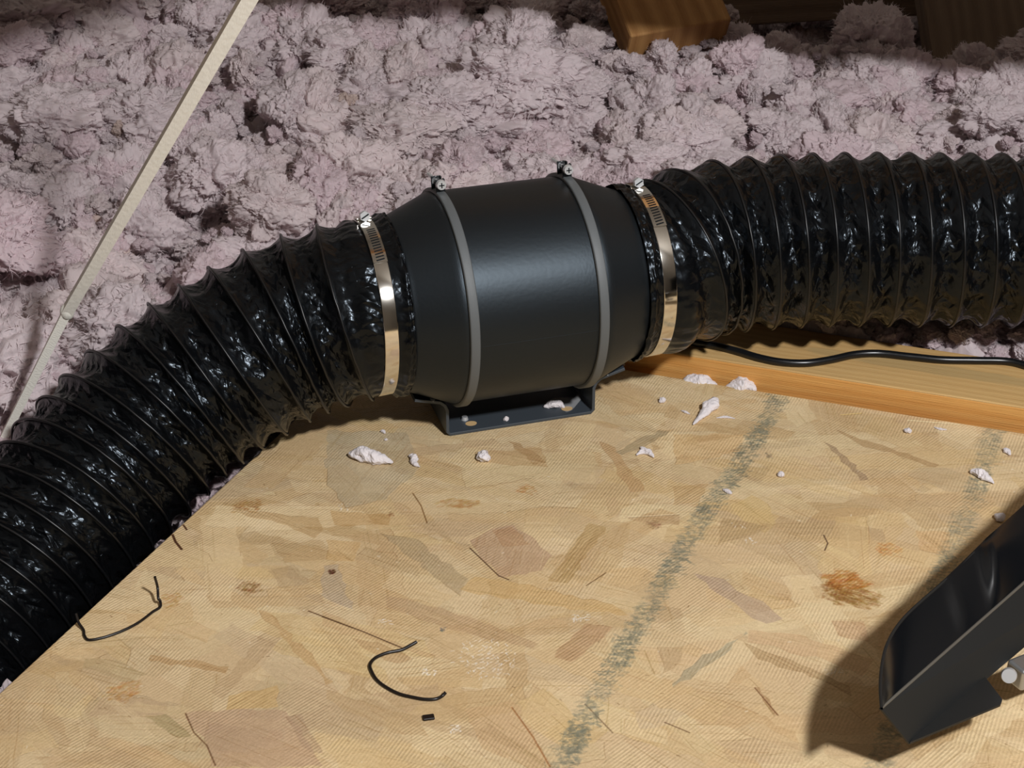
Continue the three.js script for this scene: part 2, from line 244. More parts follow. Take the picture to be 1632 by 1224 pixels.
  for (let i = 0; i < 1500; i++) { const x = rr(0, CW), y = rr(0, CH), l = rr(2, 7), th = rnd() < 0.6 ? rr(-0.6, 0.9) : rr(0, 3.1); c.strokeStyle = rnd() < 0.35 ? `rgba(244,234,214,${rr(0.2, 0.7)})` : `rgba(104,74,42,${rr(0.12, 0.5)})`; c.lineWidth = rr(0.7, 1.8); c.beginPath(); c.moveTo(x, y); c.lineTo(x + l * Math.cos(th), y + l * Math.sin(th)); c.stroke(); }
  // screen imprint of the press: fine rows, worn paler on their tops; grain noise
  const ci = c.getImageData(0, 0, CW, CH), bi = b.getImageData(0, 0, CW, CH), cd = ci.data, bd = bi.data;
  const ca = dirL.x, sa = dirL.z;
  for (let y = 0, o = 0; y < CH; y++) for (let x = 0; x < CW; x++, o += 4) {
    const mx = x / K, my = y / K, p = (mx * ca + my * sa) * 1000, q = (mx * sa - my * ca) * 1000;      // mm along the panel's two directions
    const big = noise(mx * 9, my * 9, 4), sel = sstep(noise(mx * 14, my * 14, 12) + 0.1 * big, -0.12, 0.12);
    const X = mx * 1000, Z = my * 1000, wob = 0.8 * noise(mx * 34, my * 34, 1), w2 = 0.8 * noise(mx * 34, my * 34, 8);
    const r1 = Math.sin((X * 0.73 + Z * 0.68) * 2 * Math.PI / 2.7 + wob), r2 = Math.sin((X * 0.91 + Z * 0.41) * 2 * Math.PI / 2.7 + w2), bead = 0.72 + 0.28 * Math.sin((q + 0.3 * p) * 2 * Math.PI / 2.4 + w2 * 2);
    const rib = lerp(r1, r2, sel) * bead * clamp(0.8 + 1.3 * noise(mx * 22, my * 22, 6), 0.12, 1.3);
    const fine = noise(mx * 900, my * 900, 2) + 0.6 * noise(mx * 320, my * 320, 15), d = 11 * rib + 13 * fine + 8 * big;
    cd[o] = clamp(cd[o] + d, 0, 255); cd[o + 1] = clamp(cd[o + 1] + d * 0.95, 0, 255); cd[o + 2] = clamp(cd[o + 2] + d * 0.85, 0, 255);
    const h = clamp(bd[o] + 34 * rib + 16 * fine, 0, 255); bd[o] = bd[o + 1] = bd[o + 2] = h;
  }
  const tex = (d, srgb) => { const t = new THREE.DataTexture(new Uint8Array(d.buffer.slice(0)), CW, CH); t.magFilter = THREE.LinearFilter; t.wrapS = t.wrapT = THREE.MirroredRepeatWrapping; if (srgb) t.colorSpace = THREE.SRGBColorSpace; t.needsUpdate = true; return t; };
  return new THREE.MeshStandardMaterial({ map: tex(cd, true), bumpMap: tex(bd, false), bumpScale: 0.0011, roughness: 0.66 });
}
const board = thing('floor_panel', corner.clone().setY(0));
{
  const g = slab(boardPts, -0.018, 0, 0.0012, (x, z) => [(x - TX0) / TS, (z - TZ0) / (TS * CH / CW)]);
  g.translate(-corner.x, 0, -corner.z);
  mesh('panel', g, boardMaterial(), board);
  tag(board, 'large pale strand board floor panel with two faded grey nail stripes', 'floor panel');
}

// joists that carry the panel (only their shade shows) and the length of lumber beyond its back edge
{
  const pts = [corner.clone().addScaledVector(dirB, 0.03).addScaledVector(dirL, 0.02), corner.clone().addScaledVector(dirB, 1.1).addScaledVector(dirL, 0.02), corner.clone().addScaledVector(dirB, 1.1).addScaledVector(dirL, 0.06), corner.clone().addScaledVector(dirB, 0.03).addScaledVector(dirL, 0.06)].map((p) => [p.x, p.z]);
  struct('floor_joist', slab(pts, -0.19, -0.018, 0.001), plainWood);
  const far = pts.map(([x, z]) => [x + dirL.x * 0.9, z + dirL.z * 0.9]);
  struct('floor_joist', slab(far, -0.19, -0.018, 0.001), plainWood);
}
const LUMBER_TOP = 0.020, GAP = 0.011;
const lumberStart = B0.clone().addScaledVector(dirB, -0.135), nB = V(dirB.z, 0, -dirB.x);       // nB points away from the viewer
{
  const lu = thing('lumber', lumberStart.clone().setY(-0.018), Math.atan2(-dirB.z, dirB.x));
  const len = 1.1, wid = 0.089, hgt = LUMBER_TOP + 0.018;
  const g = new RoundedBoxGeometry(len, hgt, wid, 3, 0.0028); g.translate(len / 2, hgt / 2, -wid / 2 - GAP);
  const p = g.attributes.position, n = g.attributes.normal, uv = g.attributes.uv;
  for (let i = 0; i < p.count; i++) { const top = Math.abs(n.getY(i)) > 0.6; uv.setXY(i, p.getX(i) / 0.9, top ? (p.getZ(i) + wid) / 0.1 : p.getY(i) / 0.1 + 0.3); }
  // faces: the top is weathered, the sides are fresh orange
  const idx = []; const topI = [], sideI = [], count = g.index ? g.index.count : p.count, at = (k) => (g.index ? g.index.getX(k) : k);
  for (let k = 0; k < count; k += 3) { const a = at(k), b = at(k + 1), c = at(k + 2), ny = (n.getY(a) + n.getY(b) + n.getY(c)) / 3; (ny > 0.6 ? topI : sideI).push(a, b, c); }
  g.setIndex(topI.concat(sideI)); g.clearGroups(); g.addGroup(0, topI.length, 0); g.addGroup(topI.length, sideI.length, 1);
  mesh('timber', g, [lumberTop, lumberFace], lu);
  tag(lu, 'orange length of framing lumber along the back edge of the strand board', 'lumber');
}
const inLumber = (x, z, m = 0) => { const d = V(x - lumberStart.x, 0, z - lumberStart.z), a = d.dot(dirB), b = d.dot(nB); return a > -m && a < 1.1 + m && b > GAP - m && b < GAP + 0.089 + m; };

// ---------------------------------------------------------------- inline duct fan
const FAN_TURN = 17.2 * Math.PI / 180, AX = V(Math.cos(FAN_TURN), 0, -Math.sin(FAN_TURN)), AZ = V(Math.sin(FAN_TURN), 0, Math.cos(FAN_TURN));
const FAN_AT = V(-0.0034, 0, -1.4715), FAN_H = 0.119, FAN_R = 0.095;
const fanPoint = (x, y = FAN_H, z = 0) => FAN_AT.clone().addScaledVector(AX, x).addScaledVector(AZ, z).setY(y);
const speckle = dataTex(512, 512, (x, y) => 0.5 + 0.28 * noise(x * 0.35, y * 0.35, 1) + 0.22 * noise(x * 0.9, y * 0.9, 4));
const fanBlack = new THREE.MeshPhysicalMaterial({ color: new THREE.Color(0x121416), roughness: 0.45, specularColor: new THREE.Color().setRGB(0.72, 0.87, 1), specularIntensity: 1, bumpMap: speckle, bumpScale: 0.00012 });
const bracketGrey = std(0x454c53, 0.5, 0.25);
const strapGrey = std(0x5f6365, 0.55, 0.1, { bumpMap: speckle, bumpScale: 0.00008 });
const zinc = std(0xe2e4e6, 0.34, 0.55), darkSteel = std(0x24272a, 0.4, 0.6), chrome = std(0xe6e2da, 0.11, 1), rim = std(0x9aa0a4, 0.35, 0.8);
const ringGeo = (profile, seg = 160, a0 = 0, a1 = Math.PI * 2) => { const g = new THREE.LatheGeometry(profile.map(([x, r]) => new THREE.Vector2(r, x)), seg, a0, a1 - a0); g.rotateZ(-Math.PI / 2); return g; };   // revolved about +x
{
  const fan = thing('duct_fan', FAN_AT.clone(), FAN_TURN);
  const P = [[-0.150, 0.0735], [-0.108, 0.0745], [-0.1075, 0.0775], [-0.104, 0.0785], [-0.101, 0.0795], [-0.070, 0.0925], [-0.067, 0.0940], [-0.063, FAN_R], [-0.040, FAN_R], [0, FAN_R], [0.040, FAN_R], [0.063, FAN_R], [0.067, 0.0940], [0.070, 0.0925], [0.101, 0.0795], [0.104, 0.0785], [0.1075, 0.0775], [0.108, 0.0745], [0.150, 0.0735]];
  const body = ringGeo(P.map(([x, r]) => [x, r]), 200); body.translate(0, FAN_H, 0);
  mesh('housing', body, fanBlack, fan);
  // parting ridge along the housing
  const ridge = box(0.104, 0.0003, 0.0008, 0, 0, 0, 0.0002); ridge.rotateX(0.0); ridge.translate(0, 0, 0);
  const ra = 92 * Math.PI / 180; ridge.rotateX(ra); ridge.translate(0, FAN_H + Math.cos(ra) * (FAN_R), Math.sin(ra) * (FAN_R));
  mesh('seam', ridge, fanBlack, fan);
  // folded mounting bracket: a foot plate, two end walls, two out-turned tabs
  const br = [], D = 0.0815, t = 0.0021;
  const sh = new THREE.Shape(), pr = [[-0.099, 0.0405], [-0.0765, 0.0345], [-0.0725, 0.031], [-0.0705, 0.026], [-0.0705, 0.0035], [-0.067, 0], [0.067, 0], [0.0705, 0.0035], [0.0705, 0.026], [0.0725, 0.031], [0.0765, 0.0345], [0.099, 0.0405]];
  const off = pr.map(([x, y], i) => { const a = pr[Math.max(0, i - 1)], b = pr[Math.min(pr.length - 1, i + 1)], d = new THREE.Vector2(b[0] - a[0], b[1] - a[1]).normalize(); return [x - d.y * t, y + d.x * t]; });
  pr.forEach(([x, y], i) => (i ? sh.lineTo(x, y) : sh.moveTo(x, y))); [...off].reverse().forEach(([x, y]) => sh.lineTo(x, y)); sh.closePath();
  const bg = new THREE.ExtrudeGeometry(sh, { depth: D - 0.001, bevelEnabled: true, bevelSize: 0.0004, bevelThickness: 0.0005, bevelSegments: 2 }); bg.translate(0, 0.0006, -D / 2 + 0.0005);
  const bm = mesh('mounting_bracket', bg, bracketGrey, fan);
  // slotted holes in the foot plate show the board: pale inset discs at the depth of the wood, ringed by bare metal
  const holeWood = std(0xc9a877, 0.8);
  for (const sx of [-0.0445, 0.0475]) {
    const h = new THREE.CylinderGeometry(0.0042, 0.0042, 0.0004, 28); h.scale(1.25, 1, 0.95); h.translate(sx, 0.0032, 0.0295); mesh('screw_hole', h, holeWood, bm);
  }
  const sc = []; for (const [x, z] of [[-0.0480, 0.0205], [0.047, -0.02]]) { const s = new THREE.CylinderGeometry(0.0026, 0.0036, 0.0036, 16); s.translate(x, 0.0042, z); mesh('foot_screw', s, zinc, bm); }
  for (const sx of [-1, 1]) { const s = new THREE.SphereGeometry(0.0032, 20, 10, 0, 6.3, 0, 1.4); s.scale(1, 0.55, 1); s.rotateZ(sx * 0.26); s.translate(sx * 0.0825, 0.0382, 0.0378); mesh('rivet', s, zinc, bm); }
  // two band straps that hold the housing in the cradle
  for (const sx of [-0.0585, 0.0575]) {
    const strap = new THREE.Group(); strap.name = 'strap'; strap.position.set(sx, FAN_H, 0); fan.add(strap);
    const w = 0.0043, r0 = FAN_R + 0.0002, r1 = FAN_R + 0.0034, c = 0.0011;
    mesh('band', ringGeo([[-w, r0], [-w, r1 - c], [-w + c, r1], [w - c, r1], [w, r1 - c], [w, r0]], 160), strapGrey, strap);
    const tilt = -0.16;                                                          // the lugs stand just past the top
    const place = (g, out, back) => { g.rotateX(tilt); const a = tilt; g.translate(0, Math.cos(a) * (r1 + out) - Math.sin(a) * back, Math.sin(a) * (r1 + out) + Math.cos(a) * back); return g; };
    const lug = (back) => { const p = merge([box(0.0086, 0.0118, 0.0016, 0, 0.0048, 0, 0.0006), box(0.0014, 0.0090, 0.0042, 0.0038, 0.0062, back > 0 ? -0.0020 : 0.0020, 0.0005)]); return place(p, 0, back); };
    mesh('lug', lug(0.0062), darkSteel, strap); mesh('lug', lug(-0.0085), darkSteel, strap);
    const bolt = new THREE.Group(); bolt.name = 'bolt'; strap.add(bolt);
    const shaft = new THREE.CylinderGeometry(0.0018, 0.0018, 0.044, 16); shaft.rotateX(Math.PI / 2); shaft.translate(0, 0, -0.0115);
    const head = new THREE.CylinderGeometry(0.0040, 0.0046, 0.0034, 24); head.rotateX(Math.PI / 2); head.translate(0, 0, 0.0105);
    const nut = new THREE.CylinderGeometry(0.0040, 0.0040, 0.003, 6); nut.rotateX(Math.PI / 2); nut.translate(0, 0, -0.0092);
    const cross = merge([box(0.0046, 0.0009, 0.0008, 0, 0, 0.0123), box(0.0009, 0.0046, 0.0008, 0, 0, 0.0123)]);
    for (const [n, g, m] of [['bolt_shaft', shaft, zinc], ['bolt_head', merge([head, nut]), zinc]]) mesh(n, place(g, 0.0066, 0), m, strap);
    mesh('bolt_slot', place(cross, 0.0066, 0), darkSteel, strap);
    strap.remove(bolt);
  }
  tag(fan, 'black cylindrical inline duct fan strapped into a grey cradle on the board', 'duct fan');
}

// ---------------------------------------------------------------- flexible ducts
const CR = 1024;
const wrinkle = dataTex(CR, CR, (x, y) => {
  const u = x / CR, v = y / CR, w = (v * 8) % 1, env = Math.pow(Math.sin(Math.PI * w), 0.9);
  const a = crumple(u * 26, v * 32, 26, 32, 3), b = crumple(u * 46 + 3, v * 64, 46, 64, 9), c = crumple(u * 120, v * 160, 120, 160, 17);
  const amp = env * (0.35 + 0.9 * hash(Math.floor(u * 12), Math.floor(v * 16), 2) * 0.6 + 0.3);
  return 0.5 + (0.72 * (a - 0.5) + 0.30 * (b - 0.5) + 0.05 * (c - 0.5)) * amp;
});
const film = new THREE.MeshPhysicalMaterial({ color: new THREE.Color(0x08090b), roughness: 0.27, specularColor: new THREE.Color().setRGB(0.76, 0.88, 1), metalness: 0, bumpMap: wrinkle, bumpScale: 0.0046, specularIntensity: 0.7, ior: 1.5 });
const wireBlack = std(0x0e0f11, 0.36);
const ductPaths = [];
function makeDuct(path, pitch, first, depth, sharp, ks) {
  const curve = new THREE.CatmullRomCurve3(path, false, 'centripetal'); curve.arcLengthDivisions = 800;
  const len = curve.getLength(), NV = Math.round(len / pitch * 18), NU = 300, fr = curve.computeFrenetFrames(NV, false), pts = curve.getSpacedPoints(NV);
  // steady frame: the start of the round always at the underside
  const R = 0.0805;
  const frame = (k) => { const T = fr.tangents[k], up = V(0, 1, 0), N = up.sub(T.clone().multiplyScalar(T.y)).normalize(), B = T.clone().cross(N); return [T, N, B]; };
  const radius = (s, th) => {
    const ph = (s - first) / pitch + th / (2 * Math.PI), w = ph - Math.floor(ph), k = Math.floor(ph);
    const sag = sharp ? Math.pow(Math.sin(Math.PI * w), 0.85) : Math.pow(0.5 - 0.5 * Math.cos(2 * Math.PI * w), 0.85);
    let r = R - depth * sag;
    const env = Math.sin(Math.PI * w), a = th * R * 1000;
    r += env * 0.0042 * (crumple(a / 13 + 40, ph * 2.3 + 20, 500, 400, ks) - 0.5) + env * 0.0022 * (crumple(a / 6, ph * 5 + 60, 500, 800, ks + 2) - 0.5);
    r += 0.0016 * noise(a * 0.02, s * 14, ks);
    // slipped over the collar: smooth and puckered up to the first coil
    const c = sstep(s, first - 0.010, first + 0.006), pinch = Math.exp(-Math.pow((s - 0.0195) / 0.0085, 2)), pk = noise(th * 7 + 3, s * 25, ks + 8) + 0.6 * noise(th * 15, s * 60, ks + 5);
    const cuff = 0.0800 + 0.0022 * pk * (1 - pinch) - 0.0038 * pinch + 0.0016 * Math.exp(-Math.pow((s - 0.0015) / 0.002, 2)) + 0.002 * Math.exp(-Math.pow((s - 0.007) / 0.0022, 2));
    return lerp(cuff, r, c);
  };
  const skin = gridGeo(NU, NV, (u, v, i, j) => {
    const th = u * 2 * Math.PI, s = v * len, [T, N, B] = frame(j), p = pts[j], r = radius(s, th), cs = -Math.cos(th) * r, sn = Math.sin(th) * r;
    const ph = (s - first) / pitch + u;
    return [p.x + N.x * cs + B.x * sn, p.y + N.y * cs + B.y * sn, p.z + N.z * cs + B.z * sn, u * 2 + ks * 0.13, ph / 8];
  }, true);
  const turns = Math.floor((len - first) / pitch) - 0.2, coil = [];
  const at = new THREE.Vector3();
  for (let i = 0, n = Math.round(turns * 72); i <= n; i++) {
    const ph = i / 72, u = ph - Math.floor(ph), s = first + pitch * (Math.floor(ph) - u + 0) + pitch * 0; // rib w = 0
    // phase (s - first) / pitch + u = whole number  ->  s = first + pitch * (k - u)
    const k = Math.floor(ph) + 1, ss = first + pitch * (k - u), j = clamp(ss / len * NV, 0, NV), j0 = Math.min(NV - 1, Math.floor(j)), f = j - j0, [T, N, B] = frame(j0);
    const p = pts[j0].clone().lerp(pts[j0 + 1], f), th = u * 2 * Math.PI, r = R + 0.0002;
    coil.push([ph, p.addScaledVector(N, -Math.cos(th) * r).addScaledVector(B, Math.sin(th) * r), ss]);
  }
  return { skin, coil, curve, len, turns };
}
function duct(name, path, pitch, first, depth, sharp, ks, label) {
  const o = thing(name, V(0, 0, 0)), d = makeDuct(path, pitch, first, depth, sharp, ks);
  mesh('film_sleeve', d.skin, film, o);
  // the wire inside the film, turn by turn: it runs backwards in th, so each turn is traced as a ring that steps one pitch
  for (let k = 0; k < Math.floor(d.turns); k++) {
    const seg = d.coil.slice(k * 72, k * 72 + 73).map((q) => q[1]);
    if (seg.length < 73) break;
    seg.pop();
    const g = new THREE.TubeGeometry(new THREE.CatmullRomCurve3(seg, false, 'centripetal'), 144, 0.00115, 6, false);
    mesh('wire_rib', g, wireBlack, o);
  }
  ductPaths.push(d.curve.getSpacedPoints(60));
  tag(o, label, 'duct');
  return o;
}
const leftPath = [fanPoint(-0.106), fanPoint(-0.135), atZ(480, 518, 1.600), atZ(401, 556, 1.595), atZ(279, 636, 1.585), atZ(172, 741, 1.560), atZ(60, 868, 1.515), atZ(-60, 1006, 1.46), atZ(-190, 1156, 1.40), atZ(-300, 1290, 1.35)];
const RZ = 1.70;
const rightPath = [fanPoint(0.106), fanPoint(0.135), atZ(1125, 398, 1.690), atZ(1235, 386, 1.698), atZ(1360, 382, RZ), atZ(1500, 383, RZ), atZ(1632, 384, RZ), atZ(1800, 386, RZ), atZ(1950, 390, RZ)];
duct('flexible_duct', leftPath, 0.0268, 0.034, 0.0078, true, 3, 'black ribbed flexible duct bending from the fan down to the lower left');
duct('flexible_duct', rightPath, 0.0288, 0.036, 0.0078, false, 6, 'black ribbed flexible duct running straight right from the fan above the lumber');

// ---------------------------------------------------------------- hose clamps
for (const [sx, label] of [[-0.1265, 'shiny steel hose clamp on the left duct collar beside the bent duct'], [0.1255, 'shiny steel hose clamp on the right duct collar above the lumber']]) {
  const o = thing('hose_clamp', fanPoint(sx, FAN_H), FAN_TURN), r = 0.0782, w = 0.0062;
  mesh('band', ringGeo([[-w, r - 0.0004], [-w, r + 0.0001], [-w + 0.0007, r + 0.0007], [w - 0.0007, r + 0.0007], [w, r + 0.0001], [w, r - 0.0004]], 200), chrome, o);
  const onRing = (g, a, out) => { g.rotateX(a); g.translate(0, Math.cos(a) * (r + out), Math.sin(a) * (r + out)); return g; };
  // overlapped tail with its worm slots, from the housing round towards the viewer
  const a0 = -0.12, a1 = 0.62;
  const tail = ringGeo([[-w, r + 0.0006], [-w, r + 0.0012], [w, r + 0.0012], [w, r + 0.0006]], 40, 0, a1 - a0); tail.rotateX(0);
  tail.computeBoundingBox();
  const tg = []; for (let i = 0; i < 24; i++) { const a = lerp(a0, a1, (i + 0.5) / 24); tg.push(onRing(box(w * 2, 0.0008, r * (a1 - a0) / 24 * 1.05), a, 0.0011)); }
  mesh('band_tail', merge(tg), chrome, o);
  const slots = []; for (let i = 0; i < 13; i++) { const s = box(0.0074, 0.0006, 0.0013, 0.0005, 0, 0); s.rotateY(0.18); slots.push(onRing(s, lerp(0.12, a1 - 0.03, i / 12), 0.0014)); }
  mesh('worm_slots', merge(slots), darkSteel, o);
  const hs = []; const half = new THREE.CylinderGeometry(0.0058, 0.0058, 0.0125, 24, 1, false, -Math.PI / 2, Math.PI); half.rotateX(Math.PI / 2); half.rotateZ(0); half.rotateZ(Math.PI / 2 * 0); hs.push(onRing(half, -0.24, 0.0016)); hs.push(onRing(box(0.0135, 0.0024, 0.0135, 0, 0.0008, 0, 0.0006), -0.24, 0.0012));
  mesh('screw_housing', merge(hs), chrome, o);
  const head = new THREE.CylinderGeometry(0.0047, 0.0047, 0.005, 6); head.rotateX(Math.PI / 2); head.translate(0, 0, 0.0098);
  const sc = mesh('screw', onRing(head, -0.24, 0.0052), zinc, o);
  const sl = box(0.0074, 0.0012, 0.0009, 0, 0, 0.0124); sl.rotateZ(0.5); mesh('screw_slot', onRing(sl, -0.24, 0.0052), darkSteel, sc);
  tag(o, label, 'hose clamp');
}

// ---------------------------------------------------------------- cable on the lumber
{
  const z = (ox, oy, list, h) => list.map(([x, y, dh = 0]) => onY(ox + x / 2.914, oy + y / 2.914, h + dh));
  const pts = z(1072, 220, [[-60, 925, 0.004], [70, 945, 0.001], [200, 965], [300, 990], [400, 1020], [500, 1040], [620, 1045], [730, 1030], [850, 1005], [950, 1000], [1100, 1015], [1250, 1030], [1400, 1033], [1560, 1038], [1640, 1057], [1800, 1120]], LUMBER_TOP + 0.0037);
  const m = mesh('power_cable', tubeGeo(pts, 0.0036, 220, 14), std(0x131416, 0.3));
  tag(m, 'glossy black power cable lying in a loose wave along the lumber', 'cable');
}

// ---------------------------------------------------------------- blown insulation
const fibre = (() => {
  const S = 512, cv = document.createElement('canvas'); cv.width = cv.height = S; const c = cv.getContext('2d');
  c.fillStyle = 'rgb(128,128,128)'; c.fillRect(0, 0, S, S);
  for (let i = 0; i < 5200; i++) { const x = rr(0, S), y = rr(0, S), a = rr(0, 6.28), l = rr(8, 46), g = Math.round(rr(60, 200)), b = rr(-14, 14); c.strokeStyle = `rgba(${g},${g},${g},0.35)`; c.lineWidth = rr(0.6, 2); for (const dx of [-S, 0, S]) for (const dy of [-S, 0, S]) { if (x + dx < -50 || x + dx > S + 50 || y + dy < -50 || y + dy > S + 50) continue; c.beginPath(); c.moveTo(x + dx, y + dy); c.quadraticCurveTo(x + dx + Math.cos(a) * l / 2 - Math.sin(a) * b, y + dy + Math.sin(a) * l / 2 + Math.cos(a) * b, x + dx + Math.cos(a) * l, y + dy + Math.sin(a) * l); c.stroke(); } }
  const d = c.getImageData(0, 0, S, S).data, t = new THREE.DataTexture(new Uint8Array(d.buffer.slice(0)), S, S); t.magFilter = THREE.LinearFilter; t.wrapS = t.wrapT = THREE.RepeatWrapping; t.needsUpdate = true; return t;
})();
const woolColor = new THREE.Color(0xe9dbdd);
const wool = new THREE.MeshPhysicalMaterial({ color: woolColor, roughness: 1, transmission: 0.36, thickness: 0, specularIntensity: 0.2, bumpMap: fibre, bumpScale: 0.0012 });
const woolBed = wool;
const woolWhite = new THREE.MeshStandardMaterial({ color: new THREE.Color(0xe9e1e2), roughness: 1, bumpMap: fibre, bumpScale: 0.0008 });
function worley(x, y, k) { const ix = Math.floor(x), iy = Math.floor(y); let best = 9; for (let j = -1; j <= 1; j++) for (let i = -1; i <= 1; i++) { const dx = ix + i + hash(ix + i, iy + j, k) - x, dy = iy + j + hash(ix + i, iy + j, k + 1) - y, d = dx * dx + dy * dy; if (d < best) best = d; } return best; }
function ductCap(x, z) { let cap = 9; for (const path of ductPaths) for (const p of path) { const d = Math.hypot(x - p.x, z - p.z); if (d < 0.105) cap = Math.min(cap, p.y - Math.sqrt(Math.max(0, 0.102 * 0.102 - d * d)) - 0.01 + (d > 0.085 ? (d - 0.085) * 2 : 0)); } const f = V(x - FAN_AT.x, 0, z - FAN_AT.z), a = f.dot(AX), b = f.dot(AZ); if (Math.abs(a) < 0.13 && Math.abs(b) < 0.115) cap = Math.min(cap, Math.abs(b) < 0.1 ? -0.03 : 0.0); return cap; }
function baseHeight(x, z) {
  const d = -z - 1.55 - 0.12 * clamp(-x - 0.2, 0, 0.5) * 0;         // distance behind the duct
  let h = lerp(-0.035, 0.05, sstep(d, -0.2, 0.14));
  const crest = sstep(x, 0.02, 0.12);
  h += lerp(0.105, 0.03, sstep(x, 0.1, 0.36)) * sstep(d, 0.08, 0.58) + 0.022 * noise(x * 3, z * 3, 5) + 0.026 * noise(x * 8, z * 8, 9) + 0.046 * noise(x * 17, z * 18, 3) - 0.012;                                 // beyond the crest on the right the bed drops away
  h -= crest * 0.11 * sstep(d, 0.60, 0.80);
  h += (1 - crest) * 0.09 * sstep(d, 0.6, 1.1);
  h += 0.055 * Math.exp(-Math.pow((x - 0.425) / 0.05, 2) - Math.pow((z + 2.08) / 0.06, 2)) + 0.03 * Math.exp(-Math.pow((x - 0.24) / 0.06, 2) - Math.pow((z + 2.12) / 0.06, 2)) + 0.02 * Math.exp(-Math.pow((x - 0.58) / 0.05, 2) - Math.pow((z + 2.02) / 0.06, 2));
  if (inBoard(x, z, 0.012)) h = -0.07; else if (inLumber(x, z, 0.004)) h = -0.06;
  return Math.min(h, ductCap(x, z));
}
